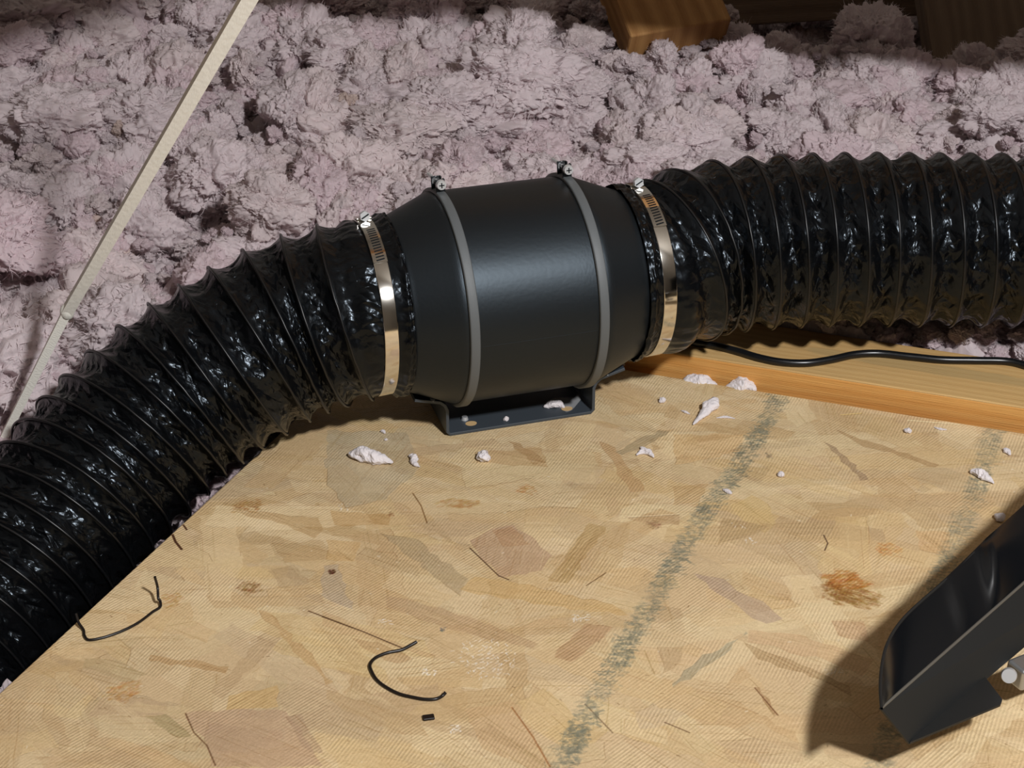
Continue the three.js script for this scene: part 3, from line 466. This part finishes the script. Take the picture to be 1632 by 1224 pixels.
{
  const bed = thing('insulation', V(0, 0, 0));
  tag(bed, 'deep bed of loose pink blown fibreglass insulation behind the fan', 'insulation', null, 'stuff');
  const X0 = -1.25, X1 = 1.35, Z0 = -2.75, Z1 = -0.75, NX = 820, NZ = 620;
  const ground = gridGeo(NX, NZ, (u, v) => {
    let x = lerp(X0, X1, u), z = lerp(Z0, Z1, v);
    let h = baseHeight(x, z);
    const wx = x + 0.012 * noise(x * 30, z * 30, 2), wz = z + 0.012 * noise(x * 30, z * 30, 7);
    h += 0.006 * noise(x * 60, z * 60, 21) + 0.020 * Math.sqrt(Math.max(0, 1 - worley(wx * 22, wz * 22, 3) * 1.3)) + 0.011 * Math.sqrt(Math.max(0, 1 - worley(wx * 48, wz * 48, 13) * 1.3)) + 0.004 * Math.sqrt(Math.max(0, 1 - worley(wx * 110, wz * 110, 23) * 1.3)) + 0.005 * noise(x * 130, z * 130, 1) + 0.003 * noise(x * 260, z * 260, 3) - 0.026;
    return [x, h, z, x * 9, z * 9];
  });
  // winding is +x then +z: turn the faces up
  const ix = ground.index.array; for (let i = 0; i < ix.length; i += 3) { const t = ix[i + 1]; ix[i + 1] = ix[i + 2]; ix[i + 2] = t; } ground.computeVertexNormals();
  mesh('bed', ground, woolBed, bed);
  // tufts
  const variants = [];
  for (let k = 0; k < 9; k++) {
    const g = new THREE.IcosahedronGeometry(1, 30), p = g.attributes.position, uv = g.attributes.uv, v = V(0, 0, 0), o = k * 17.3;
    const knobs = []; for (let i = 0; i < 26; i++) { const t = V(rr(-1, 1), rr(-1, 1), rr(-1, 1)).normalize(); knobs.push([t, rr(0.32, 0.62), rr(0.1, 0.42)]); }
    const fineK = []; for (let i = 0; i < 240; i++) fineK.push([V(rr(-1, 1), rr(-1, 1), rr(-1, 1)).normalize(), rr(0.09, 0.24), rr(0.03, 0.16)]);
    const cache = new Map();
    for (let i = 0; i < p.count; i++) {
      v.fromBufferAttribute(p, i).normalize();
      const key = v.x.toFixed(4) + v.y.toFixed(4) + v.z.toFixed(4);
      let r = cache.get(key);
      if (r === undefined) {
        const w = v.clone().addScaledVector(V(noise(v.x * 3, v.y * 3, v.z * 3 + o), noise(v.x * 3 + 9, v.y * 3, v.z * 3 + o), noise(v.x * 3, v.y * 3 + 9, v.z * 3 + o)), 0.28).normalize();
        r = 0.62 + 0.3 * noise(v.x * 1.1 + o, v.y * 1.1, v.z * 1.1);
        let a = 0, b = 0;
        for (const [t, rad, h] of knobs) { const d = w.distanceTo(t) / rad; if (d < 1) a = Math.max(a, h * Math.sqrt(1 - d * d)); }
        for (const [t, rad, h] of fineK) { const d = w.distanceTo(t) / rad; if (d < 1) b = Math.max(b, h * Math.sqrt(1 - d * d)); }
        r += a + b + 0.09 * noise(w.x * 9, w.y * 9, w.z * 9 + o) + 0.09 * noise(w.x * 20, w.y * 20, w.z * 20 + o) + 0.05 * noise(w.x * 44, w.y * 44, w.z * 44 + o);
        cache.set(key, r);
      }
      p.setXYZ(i, v.x * r, v.y * r, v.z * r);
      uv.setXY(i, uv.getX(i) * 3.2, uv.getY(i) * 1.8);
    }
    // share normals across the seams
    const sum = new Map(), key = (i) => p.getX(i).toFixed(4) + ',' + p.getY(i).toFixed(4) + ',' + p.getZ(i).toFixed(4);
    g.computeVertexNormals();
    const n = g.attributes.normal;
    for (let i = 0; i < p.count; i++) { const q = key(i); if (!sum.has(q)) sum.set(q, V(0, 0, 0)); sum.get(q).add(V(n.getX(i), n.getY(i), n.getZ(i))); }
    for (let i = 0; i < p.count; i++) { const q = sum.get(key(i)).clone().normalize(); n.setXYZ(i, q.x, q.y, q.z); }
    // loose fibres standing out of the tuft
    const N = p.count, fp = [], fn = [], fu = [], a = V(0, 0, 0), b = V(0, 0, 0), c = V(0, 0, 0);
    for (let i = 0; i < 2600; i++) {
      const j = Math.floor(rnd() * N); v.fromBufferAttribute(p, j); a.fromBufferAttribute(n, j);
      b.set(rr(-1, 1), rr(-1, 1), rr(-1, 1)).cross(a).normalize();
      const d = a.clone().multiplyScalar(rr(0.15, 0.9)).addScaledVector(b, 1).normalize(), len = rr(0.06, 0.26), wd = rr(0.005, 0.011), q0 = v.clone().addScaledVector(a, -0.01), curl = V(rr(-1, 1), rr(-1, 1), rr(-1, 1)).multiplyScalar(0.7);
      c.crossVectors(a, d).normalize();
      let q = q0, w = wd;
      for (let k = 0; k < 3; k++) {
        const e2 = q.clone().addScaledVector(d, len / 3), w2 = wd * (1 - (k + 1) / 3.3), A = q.clone().addScaledVector(c, w), B = q.clone().addScaledVector(c, -w), C = e2.clone().addScaledVector(c, w2), D = e2.clone().addScaledVector(c, -w2);
        for (const t of [A, B, C, B, D, C]) { fp.push(t.x, t.y, t.z); fn.push(a.x, a.y, a.z); fu.push(0.3, 0.3); }
        d.addScaledVector(curl, 0.5).normalize(); q = e2; w = w2;
      }
    }
    const fg = new THREE.BufferGeometry(); fg.setAttribute('position', new THREE.BufferAttribute(new Float32Array(fp), 3)); fg.setAttribute('normal', new THREE.BufferAttribute(new Float32Array(fn), 3)); fg.setAttribute('uv', new THREE.BufferAttribute(new Float32Array(fu), 2));
    variants.push(merge([g, fg]));
  }
  const spots = variants.map(() => []), q = new THREE.Quaternion(), e = new THREE.Euler();
  const clearOf = (p, s) => {
    if (inBoard(p.x, p.z, s * 0.9) && p.y + s > -0.02) return false;
    if (inLumber(p.x, p.z, s * 0.75) && p.y + s > 0.0) return false;
    if (p.z > -1.24 && p.x > -0.52) return false;
    for (const path of ductPaths) for (const c of path) if (c.distanceTo(p) < 0.0815 + s * 0.8 || (p.z > c.z && Math.hypot(p.x - c.x, p.z - c.z) < 0.1 && p.y + s > c.y - 0.06)) return false;
    const f = V(p.x - FAN_AT.x, 0, p.z - FAN_AT.z), a = f.dot(AX), b = f.dot(AZ);
    if (Math.abs(a) < 0.15 + s && b > -0.105 - s * 0.9) return false;
    return true;
  };
  const tint = new THREE.Color();
  const scatter = (n, lo, hi, zz0, zz1, xx0, xx1, lift) => {
    for (let i = 0; i < n; i++) {
      const x = rr(xx0, xx1), z = rr(zz0, zz1), s = lo + (hi - lo) * Math.pow(rnd(), 1.7), y = baseHeight(x, z) + rr(-0.6, 0.45) * s + lift * rnd(), p = V(x, y, z), turn = [rr(0, 6.28), rr(0, 6.28), rr(0, 6.28)], k = Math.floor(rnd() * variants.length), st = [rr(0.7, 1.4), rr(0.6, 1.1), rr(0.7, 1.4)], tn = rnd(), tb = rr(0.94, 1.04);
      if (!clearOf(p, s)) continue;
      e.set(...turn); q.setFromEuler(e);
      const m = new THREE.Matrix4().makeTranslation(x, y, z).multiply(new THREE.Matrix4().makeScale(...st)).multiply(new THREE.Matrix4().makeRotationFromQuaternion(q)).multiply(new THREE.Matrix4().makeScale(s, s, s));
      const c = tn < 0.012 ? [0.93, 0.86, 0.76] : tn < 0.3 ? [0.98, 0.93, 0.95] : tn < 0.55 ? [1.0, 0.99, 0.97] : [1, 1, 1];
      spots[k].push([m, c.map((t) => t * tb)]);
    }
  };
  scatter(4000, 0.015, 0.046, -2.75, -1.05, -1.05, 1.15, 0.012);
  scatter(420, 0.03, 0.064, -2.5, -1.3, -1.0, 0.02, 0.045);
  scatter(110, 0.026, 0.044, -2.02, -1.72, 0.0, 0.85, 0.03);
  scatter(9000, 0.005, 0.016, -2.45, -1.05, -0.95, 0.95, 0.034);
  scatter(300, 0.014, 0.034, -2.6, -2.1, -0.9, 0.02, 0.03);
  scatter(700, 0.008, 0.03, -1.84, -1.58, -0.3, 0.75, 0.012);
  // the few big heaps along the crest, at their places
  for (const [px, py, dz, s, k, t] of [[1390, 62, 2.20, 0.050, 0, 0.4], [1384, 112, 2.17, 0.042, 3, 2], [1420, 150, 2.15, 0.040, 5, 1], [1125, 62, 2.24, 0.042, 2, 3], [1175, 100, 2.2, 0.045, 6, 4], [1245, 95, 2.2, 0.036, 4, 5], [1560, 165, 2.12, 0.036, 7, 1], [1615, 150, 2.13, 0.04, 8, 2]]) {
    const p = atZ(px, py, dz); e.set(t, t * 2, t * 3); q.setFromEuler(e);
    spots[k].push([new THREE.Matrix4().compose(p, q, V(s, s, s)), [1, 1, 1]]);
  }
  spots.forEach((list, k) => {
    const im = new THREE.InstancedMesh(variants[k], wool, list.length); im.name = 'tufts'; im.castShadow = im.receiveShadow = true;
    list.forEach(([m, c], i) => { im.setMatrixAt(i, m); im.setColorAt(i, tint.setRGB(...c)); });
    bed.add(im);
  });
}

// ---------------------------------------------------------------- roof timbers behind the insulation, and the chord overhead
function timber(name, a, b, w, h, mat, label, roll = 0, kind) {
  const len = a.distanceTo(b), g = new RoundedBoxGeometry(w, len, h, 3, 0.003), uv = g.attributes.uv, p = g.attributes.position, n = g.attributes.normal;
  for (let i = 0; i < p.count; i++) { const side = Math.abs(n.getX(i)) > 0.6; uv.setXY(i, p.getY(i) / 0.6, (side ? p.getZ(i) : p.getX(i)) / 0.22 + 0.1); }
  g.rotateY(roll); g.translate(0, len / 2, 0);
  const m = mesh(name, g, mat); m.position.copy(a); m.quaternion.setFromUnitVectors(V(0, 1, 0), b.clone().sub(a).normalize());
  if (kind) m.userData.kind = kind; else tag(m, label, 'timber');
  return m;
}
{
  const a = atZ(1052, -2, 2.15), up = atZ(932, -290, 2.28);
  timber('roof_timber', a.clone().lerp(up, -0.22), up.clone().lerp(a, -1.2), 0.125, 0.05, trussWood, 'honey-coloured truss timber with curved grain rising from the insulation at top centre', 0.25);
  timber('roof_timber', atZ(1120, -5, 2.62), atZ(1720, -38, 2.62), 0.05, 0.14, oldWood, 'dark brown level timber behind the insulation at the top right', 0);
  timber('roof_timber', atZ(1590, 160, 2.42), atZ(1500, -420, 2.42), 0.17, 0.04, oldWood, 'wide brown board leaning across the level timber at the right corner', 0.1);
  // the truss chord just above the frame: its lower edge is where the lamplight on the insulation stops
  const edge = ([x, y, h], z = -1.74) => { const p = onY(x, y, h), d = LAMP_AT.clone().sub(p); return p.addScaledVector(d, (z - p.z) / d.z); };
  const c0 = edge([600, 26, 0.17]), c1 = edge([1450, 84, 0.145]), run = c1.clone().sub(c0);
  timber('truss_chord', c0.clone().addScaledVector(run, -0.22).add(V(0, 0.1, 0)), c0.clone().addScaledVector(run, 2.4).add(V(0, 0.1, 0)), 0.2, 0.038, trussWood, '', 0, 'structure');
  const d0 = edge([236, -4, 0.2], -1.5), d1 = edge([0, 104, 0.13], -1.5), fall = d1.clone().sub(d0), upn = V(-fall.y, fall.x, 0).normalize().multiplyScalar(-0.11);
  timber('truss_web', d0.clone().addScaledVector(fall, -0.6).add(upn), d0.clone().addScaledVector(fall, 3).add(upn), 0.22, 0.038, trussWood, '', 0, 'structure');
}

// ---------------------------------------------------------------- pale stick leaning over the insulation
{
  const o = thing('wooden_stick', atZ(-6, 722, 1.645)), base = o.position.clone();
  const node = atZ(107, 497, 1.57), top = atZ(395, 0, 1.34), end = top.clone().lerp(node, -0.55);
  const mat = std(0xf3efe4, 0.55, 0, { bumpMap: woodBump, bumpScale: 0.0004 });
  const prism = (p0, p1, w0, w1) => { const d = p1.clone().sub(p0), len = d.length(), g = new THREE.CylinderGeometry(w1 * 0.7071, w0 * 0.7071, len, 4, 1); g.translate(0, len / 2, 0); g.rotateY(0.9); const m = g.clone().toNonIndexed(); m.computeVertexNormals(); m.applyQuaternion(new THREE.Quaternion().setFromUnitVectors(V(0, 1, 0), d.normalize())); m.translate(p0.x - base.x, p0.y - base.y, p0.z - base.z); return m; };
  mesh('lower_length', prism(base, node, 0.0068, 0.0078), mat, o);
  mesh('upper_length', prism(node, end, 0.0094, 0.0122), mat, o);
  const nb = new THREE.SphereGeometry(0.0062, 16, 12); nb.scale(1, 1.2, 1); nb.translate(node.x - base.x, node.y - base.y, node.z - base.z); mesh('joint', nb, mat, o);
  tag(o, 'long thin cream-coloured stick leaning in front of the pink insulation', 'stick');
}

// ---------------------------------------------------------------- black folded-metal arm at the lower right
{
  const o = thing('metal_arm', onY(1660, 1085, 0)), base = o.position.clone(), HA = 0.067, HD = 0.036;
  const glossy = std(0x0d0f12, 0.24), matte = std(0x1b1c1c, 0.55, 0.1), edge = std(0x6e6a62, 0.4, 0.4);
  const loc = (p) => p.clone().sub(base);
  const A = onY(1405, 1128, HA), dAB = onY(1632, 928, HA).sub(A).normalize();
  // upper wing: a shallow gutter rising to its rounded rim
  const rimPx = [[1405, 1128], [1403, 1092], [1407, 1050], [1417, 1018], [1440, 984], [1510, 920], [1570, 862], [1632, 806], [1700, 742], [1760, 685]];
  const footPx = [[1405, 1128], [1412, 1122], [1430, 1106], [1450, 1088], [1476, 1066], [1538, 1011], [1592, 963], [1648, 914], [1712, 858], [1770, 807]];
  const rc = new THREE.CatmullRomCurve3(rimPx.map(([x, y]) => onY(x, y, HA + 0.023)), false, 'centripetal'), fc = new THREE.CatmullRomCurve3(footPx.map(([x, y]) => onY(x, y, HA)), false, 'centripetal');
  const sheet = (lift) => gridGeo(90, 24, (u, v) => {
    const p = fc.getPoint(u), r = rc.getPoint(u), q = p.clone().lerp(r, v);
    const saw = (c, w) => { const t = u - c; return t < -w ? 0 : t < w ? sstep(t, -w, w) : Math.exp(-(t - w) * 9); }, bend = -0.0015 * Math.sin(Math.PI * v) * Math.min(1, u * 8) + (0.005 * saw(0.55, 0.012) + 0.015 * saw(0.65, 0.02)) * v * (1.04 - v) * 3;
    const s = loc(q); return [s.x, s.y + bend + lift, s.z, u * 0.4, v * 0.08];
  });
  const under = sheet(-0.0016); const ui = under.index.array; for (let i = 0; i < ui.length; i += 3) { const t = ui[i + 1]; ui[i + 1] = ui[i + 2]; ui[i + 2] = t; } under.computeVertexNormals();
  mesh('upper_wing', mergeGeometries([sheet(0), under]), glossy, o);
  mesh('rim', new THREE.TubeGeometry(new THREE.CatmullRomCurve3(rc.getPoints(60).map((p, i) => { return loc(p).add(V(0, -0.0008, 0)); }), false, 'centripetal'), 120, 0.0011, 8), matte, o);
  // web: the plain face towards the viewer
  const quad = (pts, th, nrm) => { const n = nrm.clone().normalize().multiplyScalar(th), P = [...pts.map(loc), ...pts.map((p) => loc(p).add(n))], g = new THREE.BufferGeometry(), k = pts.length, idx = []; for (let i = 1; i < k - 1; i++) { idx.push(0, i, i + 1, k, k + i + 1, k + i); } for (let i = 0; i < k; i++) { const j = (i + 1) % k; idx.push(i, k + i, j, j, k + i, k + j); } g.setAttribute('position', new THREE.BufferAttribute(new Float32Array(P.flatMap((p) => [p.x, p.y, p.z])), 3)); g.setIndex(idx); const f = g.toNonIndexed(); f.computeVertexNormals(); f.setAttribute('uv', new THREE.BufferAttribute(new Float32Array(f.attributes.position.count * 2), 2)); return f; };
  const wt = [onY(1404, 1129, HA), onY(1770, 807, HA), onY(1800, 890, HD), onY(1450, 1186, HD)];
  const wn = wt[1].clone().sub(wt[0]).cross(wt[3].clone().sub(wt[0])).normalize();
  mesh('face_plate', quad(wt, 0.0018, wn.clone().multiplyScalar(wn.z > 0 ? -1 : 1)), matte, o);
  mesh('fold_edge', tubeGeo([wt[0], wt[0].clone().lerp(wt[1], 0.5), wt[1]].map(loc), 0.0011, 20, 8), edge, o);
  mesh('lower_flange', quad([onY(1450, 1186, HD), onY(1594, 1126, HD), onY(1597, 1118, HD), onY(1568, 1080, HD), onY(1540, 1060, HD)], 0.0018, V(0, 1, 0)), matte, o);
  // aluminium knuckle with its bolt, and the post that carries the arm
  const alu = std(0xb8bcc0, 0.38, 0.9), K = onY(1636, 1064, 0.028);
  const kb = box(0.040, 0.018, 0.018, 0, 0, 0, 0.003); kb.rotateY(0.5); const kn = loc(K); kb.translate(kn.x + 0.006, kn.y, kn.z); mesh('knuckle', kb, alu, o);
  const kp = loc(onY(1608, 1077, 0.045)), bh = new THREE.CylinderGeometry(0.0050, 0.0056, 0.004, 24); bh.rotateX(1.0); bh.rotateZ(0.5); bh.translate(kp.x, kp.y, kp.z); mesh('knuckle_bolt', bh, zinc, o);
  const post = new THREE.CylinderGeometry(0.008, 0.010, 0.04, 24); post.translate(kn.x + 0.036, 0.02, kn.z); mesh('post', post, alu, o);
  const foot = new THREE.CylinderGeometry(0.030, 0.032, 0.006, 40); foot.translate(kn.x + 0.060, 0.003, kn.z - 0.012); mesh('foot', foot, matte, o);
  tag(o, 'black folded metal arm with an aluminium knuckle at the lower right corner', 'metal arm');
}

// ---------------------------------------------------------------- scraps of insulation, wire and plastic
function tuft(pxs, h, rads, label, group, k, mat = woolWhite, flat = 0.8) {
  const pts = pxs.map(([x, y], i) => onY(x, y, 0).setY(h + rads[i] * flat * 0.75)), c = new THREE.CatmullRomCurve3(pts, false, 'centripetal'), N = 60, M = 48, o = pts[0].clone().setY(h);
  const rad = (u) => { const f = u * (rads.length - 1), i = Math.min(rads.length - 2, Math.floor(f)); return lerp(rads[i], rads[i + 1], f - i) * Math.pow(Math.max(0, Math.sin(Math.PI * clamp(u, 0.0, 1))), 0.38); };
  const g = gridGeo(M, N, (u, v) => {
    const p = c.getPoint(v), t = c.getTangent(v), s = V(0, 1, 0).cross(t).normalize(), a = u * 2 * Math.PI, r0 = rad(v);
    const w = p.clone().addScaledVector(s, Math.cos(a) * r0).add(V(0, Math.sin(a) * r0, 0)), f = 0.0075 / Math.max(...rads);
    const bill = (q) => 1 - 2 * Math.abs(noise(w.x * q * f, w.y * q * f, w.z * q * f + k * 3.1));
    const r = r0 * (0.92 + 0.34 * noise(w.x * 110 * f, w.y * 110 * f, w.z * 110 * f + k) + 0.2 * (bill(170) - 0.5) + 0.13 * (bill(420) - 0.5));
    const q = p.clone().addScaledVector(s, Math.cos(a) * r).add(V(0, Math.sin(a) * r * flat, 0)); q.y = Math.max(q.y, h + 0.0002);
    return [q.x - o.x, q.y - o.y, q.z - o.z, u, v];
  }, true);
  const m = mesh('insulation_tuft', g, mat); m.position.copy(o);
  return tag(m, label, 'insulation tuft', group);
}
const MM = 0.001;
tuft([[555, 728], [575, 731], [600, 736], [627, 741]], 0, [5.5 * MM, 8 * MM, 7.5 * MM, 4 * MM], 'biggest loose white tuft, on the board left of the fan bracket', 'scraps of insulation on the board', 1);
tuft([[652, 728], [659, 732], [660, 740], [669, 746]], 0, [3 * MM, 4 * MM, 3.2 * MM, 2 * MM], 'small curled grey-white tuft just right of the biggest tuft', 'scraps of insulation on the board', 2);
tuft([[760, 735], [768, 732], [774, 734], [782, 733]], 0, [4 * MM, 6.5 * MM, 6.5 * MM, 4 * MM], 'round crumpled white tuft on the board below the bracket hole', 'scraps of insulation on the board', 3);
tuft([[1014, 727], [1025, 722], [1034, 724], [1042, 731]], 0, [2 * MM, 3.2 * MM, 3.4 * MM, 2 * MM], 'forked white tuft on the board between fan and left grey stripe', 'scraps of insulation on the board', 4);
tuft([[1020, 714], [1026, 718], [1031, 722]], 0, [1.6 * MM, 2.4 * MM, 2.2 * MM], 'thin upper prong beside the forked white tuft', 'scraps of insulation on the board', 14);
tuft([[1139, 641], [1134, 650], [1122, 662], [1104, 679]], 0, [6.5 * MM, 7 * MM, 4.6 * MM, 2.4 * MM], 'carrot-shaped white tuft on the board near the lumber', 'scraps of insulation on the board', 5);
tuft([[1084, 606], [1104, 604], [1124, 607], [1144, 612]], -0.006, [5 * MM, 8 * MM, 8 * MM, 5 * MM], 'long low white tuft against the lumber, left of two others', 'scraps of insulation by the lumber', 6);
tuft([[1153, 616], [1170, 614], [1188, 614], [1206, 619]], -0.006, [4 * MM, 8.5 * MM, 10 * MM, 6 * MM], 'broad flat white tuft against the lumber, right of two others', 'scraps of insulation by the lumber', 7);
tuft([[1150, 594], [1158, 591], [1164, 596], [1171, 602]], 0.008, [4 * MM, 7.5 * MM, 6 * MM, 3 * MM], 'small round white tuft perched on top beside the lumber', 'scraps of insulation by the lumber', 8);
tuft([[1051, 643], [1055, 641], [1060, 638]], 0, [2.2 * MM, 3.4 * MM, 2.6 * MM], 'small upright white tuft on the board left of the carrot-shaped one', 'scraps of insulation on the board', 9);
tuft([[1545, 754], [1556, 757], [1568, 763], [1584, 773]], 0, [3.4 * MM, 5 * MM, 5 * MM, 2.4 * MM], 'oval white tuft lying on the right grey stripe', 'scraps of insulation on the board', 10);
tuft([[1587, 822], [1592, 828], [1598, 834]], 0, [3 * MM, 4.5 * MM, 4 * MM], 'white tuft half hidden by the black metal arm', 'scraps of insulation on the board', 11);
tuft([[1598, 717], [1604, 721], [1610, 727]], 0, [2 * MM, 3 * MM, 2.4 * MM], 'small pale tuft right of the right grey stripe', 'scraps of insulation on the board', 12);
tuft([[1440, 686], [1446, 689], [1453, 689]], 0, [2 * MM, 3.4 * MM, 2.6 * MM], 'tiny white tuft midway between the grey stripes near the lumber', 'scraps of insulation on the board', 13);
tuft([[1239, 760], [1245, 759], [1250, 760]], 0, [2.4 * MM, 3.4 * MM, 2.4 * MM], 'tiny round white ball right of the left grey stripe', 'scraps of insulation on the board', 15);
tuft([[1152, 781], [1158, 784], [1166, 789]], 0, [1.4 * MM, 2 * MM, 2.2 * MM], 'tiny white fleck lying on the left grey stripe', 'scraps of insulation on the board', 16);
tuft([[866, 655], [878, 653], [890, 652], [900, 656]], 0.0028, [2.5 * MM, 4.6 * MM, 4.6 * MM, 2.4 * MM], 'pinkish white tuft on the right end of the bracket plate', 'scraps of insulation on the bracket', 17);
tuft([[803, 676], [806, 674], [808, 677]], 0.0028, [1.8 * MM, 2.8 * MM, 2 * MM], 'tiny white fleck on the front edge of the bracket plate', 'scraps of insulation on the bracket', 18);
tuft([[976, 579], [984, 578], [996, 584]], 0.0, [3 * MM, 4 * MM, 2 * MM], 'thin grey-white tuft behind the right end of the bracket', 'scraps of insulation on the board', 19);
tuft([[606, 688], [610, 689], [614, 692]], 0, [1.4 * MM, 2.2 * MM, 1.6 * MM], 'tiny grey fleck on the board left of the bracket foot', 'scraps of insulation on the board', 20);
tuft([[612, 702], [615, 702], [618, 701]], 0, [1.2 * MM, 1.8 * MM, 1.2 * MM], 'tiny white crumb between the biggest tuft and the bracket', 'scraps of insulation on the board', 21);
tuft([[1085, 655], [1092, 658], [1100, 661]], 0, [0.9 * MM, 1.6 * MM, 0.9 * MM], 'pale splinter left of the carrot-shaped tuft', 'pale splinters on the board', 22);
tuft([[1141, 667], [1156, 666], [1172, 668]], 0, [0.9 * MM, 1.5 * MM, 0.9 * MM], 'long pale splinter right of the carrot-shaped tuft', 'pale splinters on the board', 23);
tuft([[1488, 681], [1498, 685], [1509, 686]], 0, [0.8 * MM, 1.4 * MM, 1.2 * MM], 'pale curved splinter between the stripes close to the lumber', 'pale splinters on the board', 24);

{ // torn scrap of clear film on the bracket
  const pts = [[868, 640], [885, 634], [915, 633], [925, 620], [926, 636], [912, 652], [903, 656], [890, 648]].map(([x, y]) => onY(x, y, 0.004));
  const s = new THREE.Shape(pts.map((p) => new THREE.Vector2(p.x - pts[0].x, -(p.z - pts[0].z)))), g = new THREE.ExtrudeGeometry(s, { depth: 0.0003, bevelEnabled: false, curveSegments: 4 }); g.rotateX(-Math.PI / 2);
  const m = mesh('film_scrap', g, new THREE.MeshPhysicalMaterial({ color: 0xffffff, transmission: 0.85, roughness: 0.25, thickness: 0 })); m.position.copy(pts[0]).setY(0.0034); m.rotation.x = 0.03;
  tag(m, 'torn scrap of clear film on the bracket plate behind a tuft', 'film scrap');
}
const wireMat = std(0x17110f, 0.35);
{
  const w = (ox, oy, list) => list.map(([x, y, h = 0.0012]) => onY(ox + x / 2.914, oy + y / 2.914, h));
  const m1 = mesh('wire_offcut', tubeGeo(w(520, 804, [[420, 638, 0.003], [390, 655, 0.002], [350, 675], [280, 690], [225, 715], [203, 745], [210, 775], [235, 815], [280, 850], [340, 880], [400, 895], [460, 905], [510, 903], [540, 888], [555, 872, 0.003]]), 0.0013, 140, 10), wireMat);
  tag(m1, 'short black wire bent in a C on the board at bottom centre', 'wire offcut', 'black wire offcuts on the board');
  const m2 = mesh('wire_offcut', tubeGeo(w(0, 800, [[352, 520, 0.008], [365, 560, 0.004], [388, 595], [392, 620], [410, 640], [470, 632], [560, 602], [640, 562], [710, 510], [745, 485, 0.0015], [742, 455, 0.004]]).concat([onY(736 / 2.914, 800 + 452 / 2.914, 0.006), onY(742 / 2.914, 800 + 455 / 2.914, 0.0).add(V(-0.0006, 0.012, 0)), onY(742 / 2.914, 800 + 455 / 2.914, 0.0).add(V(-0.0018, 0.022, 0))]), 0.0011, 160, 10), wireMat);
  tag(m2, 'bent black wire with an upturned end near the left board edge', 'wire offcut', 'black wire offcuts on the board');
  const cp = onY(683, 1145, 0), ch = box(0.0085, 0.002, 0.0055, 0, 0.001, 0, 0.0008); ch.rotateY(0.2);
  const m3 = mesh('plastic_chip', ch, wireMat); m3.position.copy(cp); tag(m3, 'tiny black plastic chip on the board below the C-shaped wire', 'chip');
}

// ---------------------------------------------------------------- the work lamp that lights the attic (out of frame)
{
  const o = new THREE.Group(); o.name = numbered('work_lamp'); o.position.copy(LAMP_AT); o.lookAt(LAMP_TO); scene.add(o);
  const shell = box(LAMP_SIZE + 0.05, LAMP_SIZE + 0.05, 0.05, 0, 0, -0.035, 0.008);
  mesh('lamp_shell', shell, std(0x202224, 0.5), o);
  const face = new THREE.Mesh(box(LAMP_SIZE, LAMP_SIZE, 0.006, 0, 0, -0.0075), new THREE.MeshStandardMaterial({ color: 0xffffff, emissive: new THREE.Color(1, 0.965, 0.93), emissiveIntensity: 6 })); face.name = 'lamp_face'; o.add(face);
  const bar = new THREE.TorusGeometry(0.09, 0.008, 10, 40, Math.PI); bar.translate(0, LAMP_SIZE / 2 + 0.02, -0.035); mesh('handle', bar, std(0x202224, 0.5), o);
  tag(o, 'square black work lamp hung from the roof beside the camera', 'lamp');
}
renderer.render(scene, camera);
